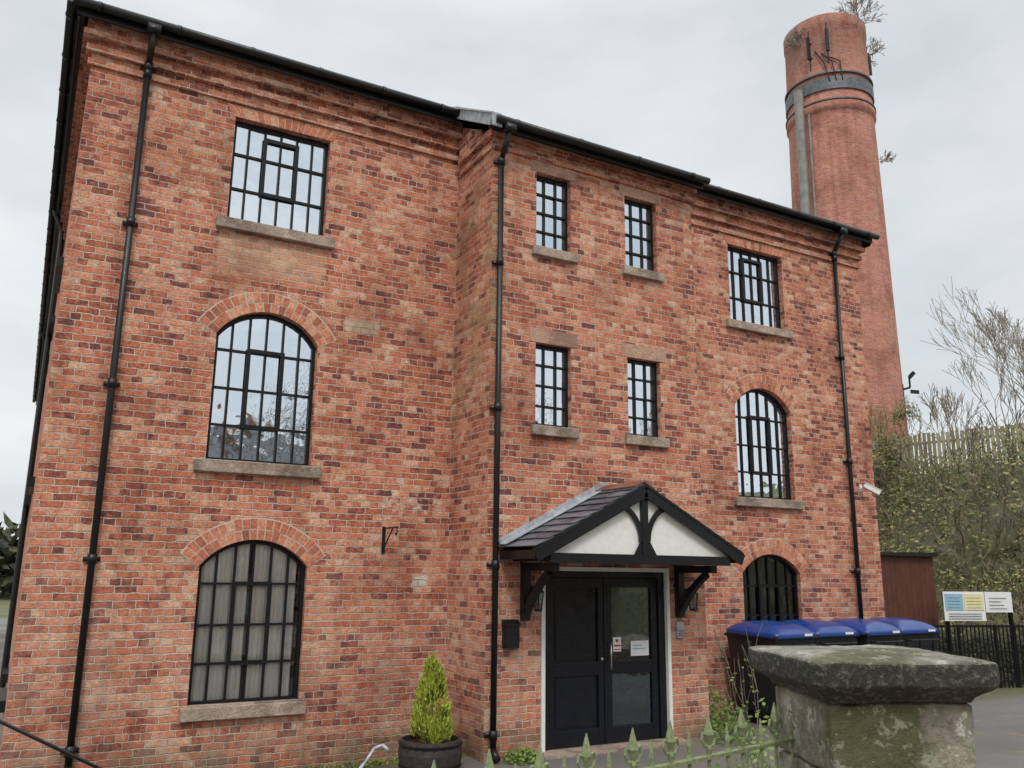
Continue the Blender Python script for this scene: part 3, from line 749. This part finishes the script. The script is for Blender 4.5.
# ------------------------------------------------------------ bins
def bin_(x,y,w=1.02,rot=0.):
    p=empty('wheelie_bin'); d=.90
    m=MB(); i=.10
    m.hexa([(-w/2+i,-d/2+i,.18),(w/2-i,-d/2+i,.18),(w/2-i,d/2-i,.18),(-w/2+i,d/2-i,.18)],[(-w/2+.02,-d/2,1.16),(w/2-.02,-d/2,1.16),(w/2-.02,d/2,1.16),(-w/2+.02,d/2,1.16)])
    m.box(-w/2,w/2,-d/2-.03,d/2+.03,1.16,1.205)
    for k in (-.3,0,.3): m.hexa([(k-.02,-d/2+.05,.35),(k+.02,-d/2+.05,.35),(k+.02,-d/2+.1,.35),(k-.02,-d/2+.1,.35)],[(k-.02,-d/2-.015,1.1),(k+.02,-d/2-.015,1.1),(k+.02,-d/2+.03,1.1),(k-.02,-d/2+.03,1.1)])
    m.path([(-w/2+.12,-d/2-.02,1.08),(-w/2+.12,-d/2-.08,1.08),(w/2-.12,-d/2-.08,1.08),(w/2-.12,-d/2-.02,1.08)],.014,6)
    for sx in (-1,1): m.box(sx*w/2-.03,sx*w/2+.03,-.05,.05,1.02,1.12)
    m.obj('body','binbody',p,False,.015)
    m=MB(); rings=[(1.0,1.195),(1.0,1.235),(.985,1.25),(.95,1.262),(.86,1.30),(.72,1.335),(.5,1.365),(.25,1.38),(.06,1.385)]
    N=48; vs=[]; fs=[]
    for (s_,z) in rings:
        for i in range(N):
            q=2*math.pi*i/N; c=math.cos(q); s2=math.sin(q)
            ex=.25+.5*(1-s_)
            xx=math.copysign(abs(c)**ex,c)*(w/2+.015)*s_; yy=math.copysign(abs(s2)**ex,s2)*(d/2+.05)*s_
            vs.append((xx,yy,z+.03*(yy/d)))
    for a in range(len(rings)-1):
        for i in range(N): fs.append((a*N+i,a*N+(i+1)%N,(a+1)*N+(i+1)%N,(a+1)*N+i))
    fs.append(tuple(range((len(rings)-1)*N,len(rings)*N)))
    m.add(vs,fs)
    m.obj('lid','bluelid',p,True)
    m=MB()
    for sx in (-1,1):
        for sy in (-1,1): m.cyl((sx*(w/2-.2)-.025,sy*(d/2-.2),.09),(sx*(w/2-.2)+.025,sy*(d/2-.2),.09),.09,n=14); m.box(sx*(w/2-.2)-.035,sx*(w/2-.2)+.035,sy*(d/2-.2)-.03,sy*(d/2-.2)+.03,.10,.18)
    m.obj('wheels','rubber',p)
    m=MB(); m.box(w/2-.32,w/2-.16,-d/2-.062,-d/2-.058,1.20,1.232); m.obj('label','paper',p)
    p.location=(x,y,0); p.rotation_euler=(0,0,rot)
for i,(dx,dr) in enumerate(((0,.05),(.93,-.04),(1.86,.03),(2.80,-.05))): bin_(9.46+dx,9.24+.06*(i%2),.86,dr)

p=empty('brown_shed'); m=MB(); k=0
x=13.9
while x<15.7:
    m.box(x,x+.14,11.0,11.03,0,2.42); x+=.146
y=11.04
while y<13: m.box(15.68,15.71,y,y+.14,0,2.42); m.box(13.9,13.93,y,y+.14,0,2.42); y+=.146
m.box(13.93,15.68,12.97,13,0,2.42)
m.obj('cladding','corten',p)
m=MB(); m.hexa([(13.8,10.9,2.42),(15.8,10.9,2.42),(15.8,13.1,2.42),(13.8,13.1,2.42)],[(13.8,10.9,2.47),(15.8,10.9,2.50),(15.8,13.1,2.50),(13.8,13.1,2.47)]); m.obj('roof','binbody',p)

m=MB(); a=Vector((14.9,10.75,0)); b=Vector((19.2,9.3,0)); n=52
for i in range(n+1):
    q=a.lerp(b,i/n); m.cyl(q,q+Vector((0,0,1.15)),.014 if i%9 else .035,n=6)
for z in (.12,.65,1.12): m.beam(a+Vector((0,0,z)),b+Vector((0,0,z)),.02,.04)
m.obj('metal_railing','black')
m=MB()
for i in range(9000):
    f=random.random(); q=a.lerp(b,f); off=random.uniform(.15,1.0)
    leaves(m,(q.x+off*.3,q.y+off*.95,random.random()**.7*(.95+.2*noise.noise(Vector((q.x*2,off*2,0))))),random.uniform(.05,.12))
m.obj('low_hedge','dark')
p=empty('site_notice_board'); m=MB()
q0=Vector((15.35,10.55,0)); q1=Vector((16.85,10.05,0)); d=(q1-q0).normalized()
def bd(mm,f0,f1,z0,z1,off):
    nrm=Vector((d.y,-d.x,0)); A=q0.lerp(q1,f0)+nrm*off; B=q0.lerp(q1,f1)+nrm*off; t=nrm*-.01
    mm.hexa([A+Vector((0,0,z0)),B+Vector((0,0,z0)),B+t+Vector((0,0,z0)),A+t+Vector((0,0,z0))],[A+Vector((0,0,z1)),B+Vector((0,0,z1)),B+t+Vector((0,0,z1)),A+t+Vector((0,0,z1))])
bd(m,0,.56,1.22,1.76,0); bd(m,.57,.94,1.38,1.76,0); m.obj('board','paper',p)
m=MB(); bd(m,.02,.26,1.42,1.72,.012); m.obj('poster_blue','blue',p)
m=MB(); bd(m,.28,.54,1.42,1.72,.012); m.obj('poster_yellow','yellow',p)
m=MB(); 
for k in range(4): bd(m,.62,.86-.04*(k%3),1.45+k*.065,1.455+k*.065,.016)
for k in range(4): bd(m,.05,.22,1.46+k*.06,1.466+k*.06,.016); bd(m,.31,.50,1.46+k*.06,1.466+k*.06,.016)
for k in range(3): bd(m,.05,.50,1.26+k*.045,1.266+k*.045,.016)
m.obj('poster_print','band',p)
m=MB(); 
for f in (.05,.92):
    q=q0.lerp(q1,f)+Vector((.03,.05,0)); m.beam(q,q+Vector((0,0,1.72)),.06,.06)
m.obj('posts','black',p)

# ------------------------------------------------------------ gate pier (near, right)
pier=empty('stone_gate_pier'); pcx,pcy=3.165,2.57; rot=R(-25)
def rough(name,sections,mat,parent,amp,n=14,chamf=.12,smooth=False):
    m=MB(); vs=[]
    base=[]
    c=chamf
    corners=[(-1,-1+c),(-1+c,-1),(1-c,-1),(1,-1+c),(1,1-c),(1-c,1),(-1+c,1),(-1,1-c)]
    for i in range(8):
        a=corners[i]; b=corners[(i+1)%8]; k=n if i%2 else 3
        for j in range(k): base.append((a[0]+(b[0]-a[0])*j/k,a[1]+(b[1]-a[1])*j/k))
    N=len(base)
    for (h,z) in sections:
        for (x,y) in base:
            X=x*h; Y=y*h; xr=X*math.cos(rot)-Y*math.sin(rot)+pcx; yr=X*math.sin(rot)+Y*math.cos(rot)+pcy
            nv=noise.noise_vector(Vector((xr*6,yr*6,z*6)))*amp+noise.noise_vector(Vector((xr*22,yr*22,z*22)))*amp*.5
            vs.append((xr+nv.x,yr+nv.y,z+nv.z))
    S=len(sections); fs=[]
    for s_ in range(S-1):
        for i in range(N): fs.append((s_*N+i,s_*N+(i+1)%N,(s_+1)*N+(i+1)%N,(s_+1)*N+i))
    vs.append((pcx,pcy,sections[-1][1]+.003)); fs+=[((S-1)*N+i,(S-1)*N+(i+1)%N,S*N) for i in range(N)]
    m.add(vs,fs); return m.obj(name,mat,parent,smooth)
CT=1.705
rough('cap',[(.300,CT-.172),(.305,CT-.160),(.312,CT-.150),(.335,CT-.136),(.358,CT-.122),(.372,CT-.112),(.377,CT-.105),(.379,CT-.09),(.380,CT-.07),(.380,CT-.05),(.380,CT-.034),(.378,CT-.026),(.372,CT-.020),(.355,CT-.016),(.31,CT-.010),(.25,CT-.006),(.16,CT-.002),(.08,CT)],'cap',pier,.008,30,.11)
k=0; z=0.0
while z<CT-.2:
    h=[.26,.2,.3,.22,.28][k%5]; z1=min(z+h,CT-.175)
    if CT-.175-z1<.08: z1=CT-.175
    hf=.285+random.uniform(-.005,.005)
    zs=[z+.005,z+.013]+[z+(z1-z)*q for q in (.2,.35,.5,.65,.8)]+[z1-.013,z1-.005]
    rough('course',[(hf-.010,zs[0])]+[(hf,q) for q in zs[1:-1]]+[(hf-.010,zs[-1])],'pier',pier,.009,22,.03)
    z=z1; k+=1
    if z1>=CT-.176: break
m=MB(); c,s_=math.cos(rot),math.sin(rot); hf=.26
sq=[(pcx+(x*c-y*s_)*hf,pcy+(x*s_+y*c)*hf) for x,y in((-1,-1),(1,-1),(1,1),(-1,1))]
m.hexa([(x,y,0) for x,y in sq],[(x,y,CT-.16) for x,y in sq]); m.obj('core','mortar',pier)

fr=Vector((2.98,2.80,0)); fd=Vector((-math.cos(R(8)),-math.sin(R(8)),0))
m=MB(); WZ=.62
def fin(m,q,zt,big):
    m.lathe([(.010,zt-.13),(.015,zt-.115),(.010,zt-.10)],(q.x,q.y,0),8)
    if big:
        m.lathe([(.007,zt-.10),(.022,zt-.062),(.014,zt-.03),(.002,zt+.012)],(q.x,q.y,0),6)
        for sg in (-1,1):
            e=fd*sg
            m.path([q+Vector((0,0,zt-.105)),q+e*.026+Vector((0,0,zt-.105)),q+e*.041+Vector((0,0,zt-.080)),q+e*.035+Vector((0,0,zt-.055)),q+e*.022+Vector((0,0,zt-.060))],.0065,5)
    else:
        m.lathe([(.008,zt-.10),(.013,zt-.07),(.003,zt-.01)],(q.x,q.y,0),4)
n=40
def drop(s): return -.020*s
for i in range(n):
    s=.03+i*.106; q=fr+fd*s; zt=1.45+drop(s)+(.02 if i%2 else -.01)+random.uniform(-.006,.006)
    jx=random.uniform(-.008,.008)
    m.cyl((q.x,q.y,WZ),(q.x+jx,q.y,zt-.1),.0085,n=6); fin(m,q+Vector((jx,0,0)),zt,i%2==1)
e=fr+fd*4.5
m.beam(fr+Vector((0,0,1.325)),e+Vector((0,0,1.325+drop(4.5))),.030,.012); m.beam(fr+Vector((0,0,.76)),e+Vector((0,0,.76)),.030,.012)
m.obj('iron_railings','fencegr')
m=MB(); sd=Vector((-fd.y,fd.x,0))
for i in range(10):
    a=fr+fd*(.45*i); b=fr+fd*(.45*i+.442)
    for z0,z1,w in ((0,.3,.15),(.305,.52,.15),(.525,WZ,.18)):
        m.hexa([a-sd*w+Vector((0,0,z0)),b-sd*w+Vector((0,0,z0)),b+sd*w+Vector((0,0,z0)),a+sd*w+Vector((0,0,z0))],[a-sd*w+Vector((0,0,z1)),b-sd*w+Vector((0,0,z1)),b+sd*w+Vector((0,0,z1)),a+sd*w+Vector((0,0,z1))])
m.obj('low_stone_wall','pier',None,False,.012)
m=MB()
m.box(-30,17,-1.2,2.0,-.2,.38); m.obj('pavement','sill')
m=MB(); m.box(-30,17,-1.35,-1.203,-.2,.37); m.obj('kerb','pier')
m=MB(); m.box(-30,17,-9,-1.353,-.2,.25); m.obj('road','ground')

m=MB(); f=lambda x:1.43-.55*x
m.path([(-.7,4,f(-.7)),(1.0,4,f(1.0)),(1.35,4,f(1.0))],.007,8); m.cyl((-.7,4,-.1),(-.7,4,f(-.7)),.018,n=8); m.cyl((1.0,4,-.1),(1.0,4,f(1.0)),.018,n=8); m.obj('metal_handrail','black',None,True)

m=MB()
def tuft(c,n,r,h,s=.05):
    for i in range(n):
        a=random.uniform(0,6.28); rr=r*random.random()**.6
        leaves(m,(c[0]+rr*math.cos(a),c[1]+rr*math.sin(a),c[2]+h*random.random()*(1-.5*rr/r)),s*random.uniform(.6,1.3))
tuft((5.05,8.65,0),500,.22,.16,.05); tuft((4.5,9.5,-.05),500,.3,.16,.05); tuft((8.3,9.3,0),900,.4,.6,.07); tuft((7.9,8.5,0),400,.3,.35,.06)
for i in range(26): tuft((.8+i*.13+random.random()*.1,9.82,-.14),60,.12,.08,.04)
m.obj('weeds','weed')
m=MB()
for k in range(4):
    tree_branch(m,(5.3+random.uniform(-.2,.3),5.35+random.uniform(-.2,.2),0),(random.uniform(-.2,.1),random.uniform(-.2,.2),1),random.uniform(.65,.85),.006,2,.38,1,.1,4,.0025)
o=m.obj('bare_shrub','twig')
m=MB()
for v in random.sample(range(len(o.data.vertices)),120):
    leaves(m,o.data.vertices[v].co,.035)
for i in range(420):
    leaves(m,(4.75+random.gauss(0,.09),4.85+random.gauss(0,.09),.45+abs(random.gauss(0,.28))),.055)
m.obj('shrub_leaves','weed',o)

m=MB()
def belt(x0,x1,y0,y1,h,n,s,zb=0):
    for i in range(n):
        x=random.uniform(x0,x1); y=random.uniform(y0,y1)
        top=h*(.7+.5*noise.noise(Vector((x*.12,y*.12,1)))+.18*noise.noise(Vector((x*.6,y*.6,4))))
        leaves(m,(x,y,zb+top*random.random()**.8),s*random.uniform(.5,1.4))
belt(-60,3,70,95,5.5,14000,1.5); belt(-70,60,-50,-42,11,9000,1.4)
m.obj('distant_trees','dark')
th=empty('reflection_house_row'); m=MB(); TX=-6  # unseen row behind the camera, added to give the windows dark reflections
m.box(TX,TX+38,-20,-13,0,5.2); m.obj('walls','brick',th)
m=MB(); m.add([(TX-.3,-20.3,5.15),(TX+38.3,-20.3,5.15),(TX+38.3,-16.5,7.6),(TX-.3,-16.5,7.6),(TX+38.3,-12.7,5.15),(TX-.3,-12.7,5.15)],[(0,1,2,3),(3,2,4,5),(0,3,5),(1,4,2)]); m.obj('roof','roof',th)
m=MB(); m2=MB(); 
for i in range(9):
    for z in (1,3.5):
        m.box(TX+1.5+i*4.2,TX+2.8+i*4.2,-13.01,-12.96,z,z+1.3); m2.box(TX+1.6+i*4.2,TX+2.7+i*4.2,-12.958,-12.95,z+.1,z+1.2)
    m.box(TX+3.7+i*4.2,TX+4.6+i*4.2,-13.01,-12.96,0,2.1)
m.obj('window_frames','white',th); m2.obj('window_glass','doorblk',th)
m=MB()
for i in range(9): m.box(TX+i*4.3,TX+.8+i*4.3,-16.9,-16.1,7.0,8.6)
m.obj('stacks','brick',th)
for k,(x,y) in enumerate(((6,-10.5),(14,-10.8),(23,-10.5))): bare_tree('bare_tree',(x,y,0),3.0,.14,5,'twig',.5)

# ------------------------------------------------------------ world, sun, camera
w=bpy.data.worlds.new('World'); scene.world=w; w.use_nodes=True; nt=w.node_tree; nt.nodes.clear()
def wn(k): return nt.nodes.new(k)
out=wn('ShaderNodeOutputWorld'); sky=wn('ShaderNodeTexSky'); sky.sky_type='NISHITA'; sky.sun_disc=False
sky.sun_elevation=R(42); sky.sun_rotation=R(200); sky.dust_density=3
b1=wn('ShaderNodeBackground'); b1.inputs[1].default_value=.10; nt.links.new(sky.outputs[0],b1.inputs[0])
tc=wn('ShaderNodeTexCoord'); sp=wn('ShaderNodeSeparateXYZ'); nt.links.new(tc.outputs['Generated'],sp.inputs[0])
mp=wn('ShaderNodeMapping'); mp.inputs['Scale'].default_value=(1,1,2.4); nt.links.new(tc.outputs['Generated'],mp.inputs[0])
nz=wn('ShaderNodeTexNoise'); nz.inputs['Scale'].default_value=1.9; nz.inputs['Detail'].default_value=7; nz.inputs['Roughness'].default_value=.52; nt.links.new(mp.outputs[0],nz.inputs[0])
rp=wn('ShaderNodeValToRGB'); nt.links.new(nz.outputs[0],rp.inputs[0]); rp.color_ramp.elements[0].position=.34; rp.color_ramp.elements[0].color=(.68,.73,.765,1); rp.color_ramp.elements[1].position=.64; rp.color_ramp.elements[1].color=(.97,.985,.98,1)
mr=wn('ShaderNodeMapRange'); nt.links.new(sp.outputs[2],mr.inputs[0]); mr.inputs[1].default_value=.58; mr.inputs[2].default_value=1; mr.inputs[3].default_value=1.0; mr.inputs[4].default_value=3.0
b2=wn('ShaderNodeBackground'); nt.links.new(rp.outputs[0],b2.inputs[0]); nt.links.new(mr.outputs[0],b2.inputs[1])
mx=wn('ShaderNodeMixShader'); mx.inputs[0].default_value=.90; nt.links.new(b1.outputs[0],mx.inputs[1]); nt.links.new(b2.outputs[0],mx.inputs[2]); nt.links.new(mx.outputs[0],out.inputs[0])
sl=bpy.data.lights.new('sun','SUN'); sl.energy=1.5; sl.angle=R(16); sl.color=(1,.96,.9)
so=bpy.data.objects.new('sun',sl); scene.collection.objects.link(so)
so.rotation_euler=Vector((-.30,-.64,.85)).to_track_quat('Z','Y').to_euler()

T=R(12.5); eps=.01113; a=R(60.7)
F0=Vector((math.cos(a),math.sin(a),0)); Rt=Vector((math.sin(a),-math.cos(a),0)); Z=Vector((0,0,1))
F=F0*math.cos(T)+Z*math.sin(T); U=Z*math.cos(T)-F0*math.sin(T)
cr=(Rt+U*eps).normalized(); cu=(U-Rt*eps).normalized()
cd=bpy.data.cameras.new('camera'); cam=bpy.data.objects.new('camera',cd); scene.collection.objects.link(cam)
mat=Matrix((( cr.x,cu.x,-F.x,0),(cr.y,cu.y,-F.y,0),(cr.z,cu.z,-F.z,2.0),(0,0,0,1)))
cam.matrix_world=mat
cd.sensor_width=36; cd.lens=856/1024*36; cd.clip_end=2000; cd.clip_start=.05
scene.camera=cam
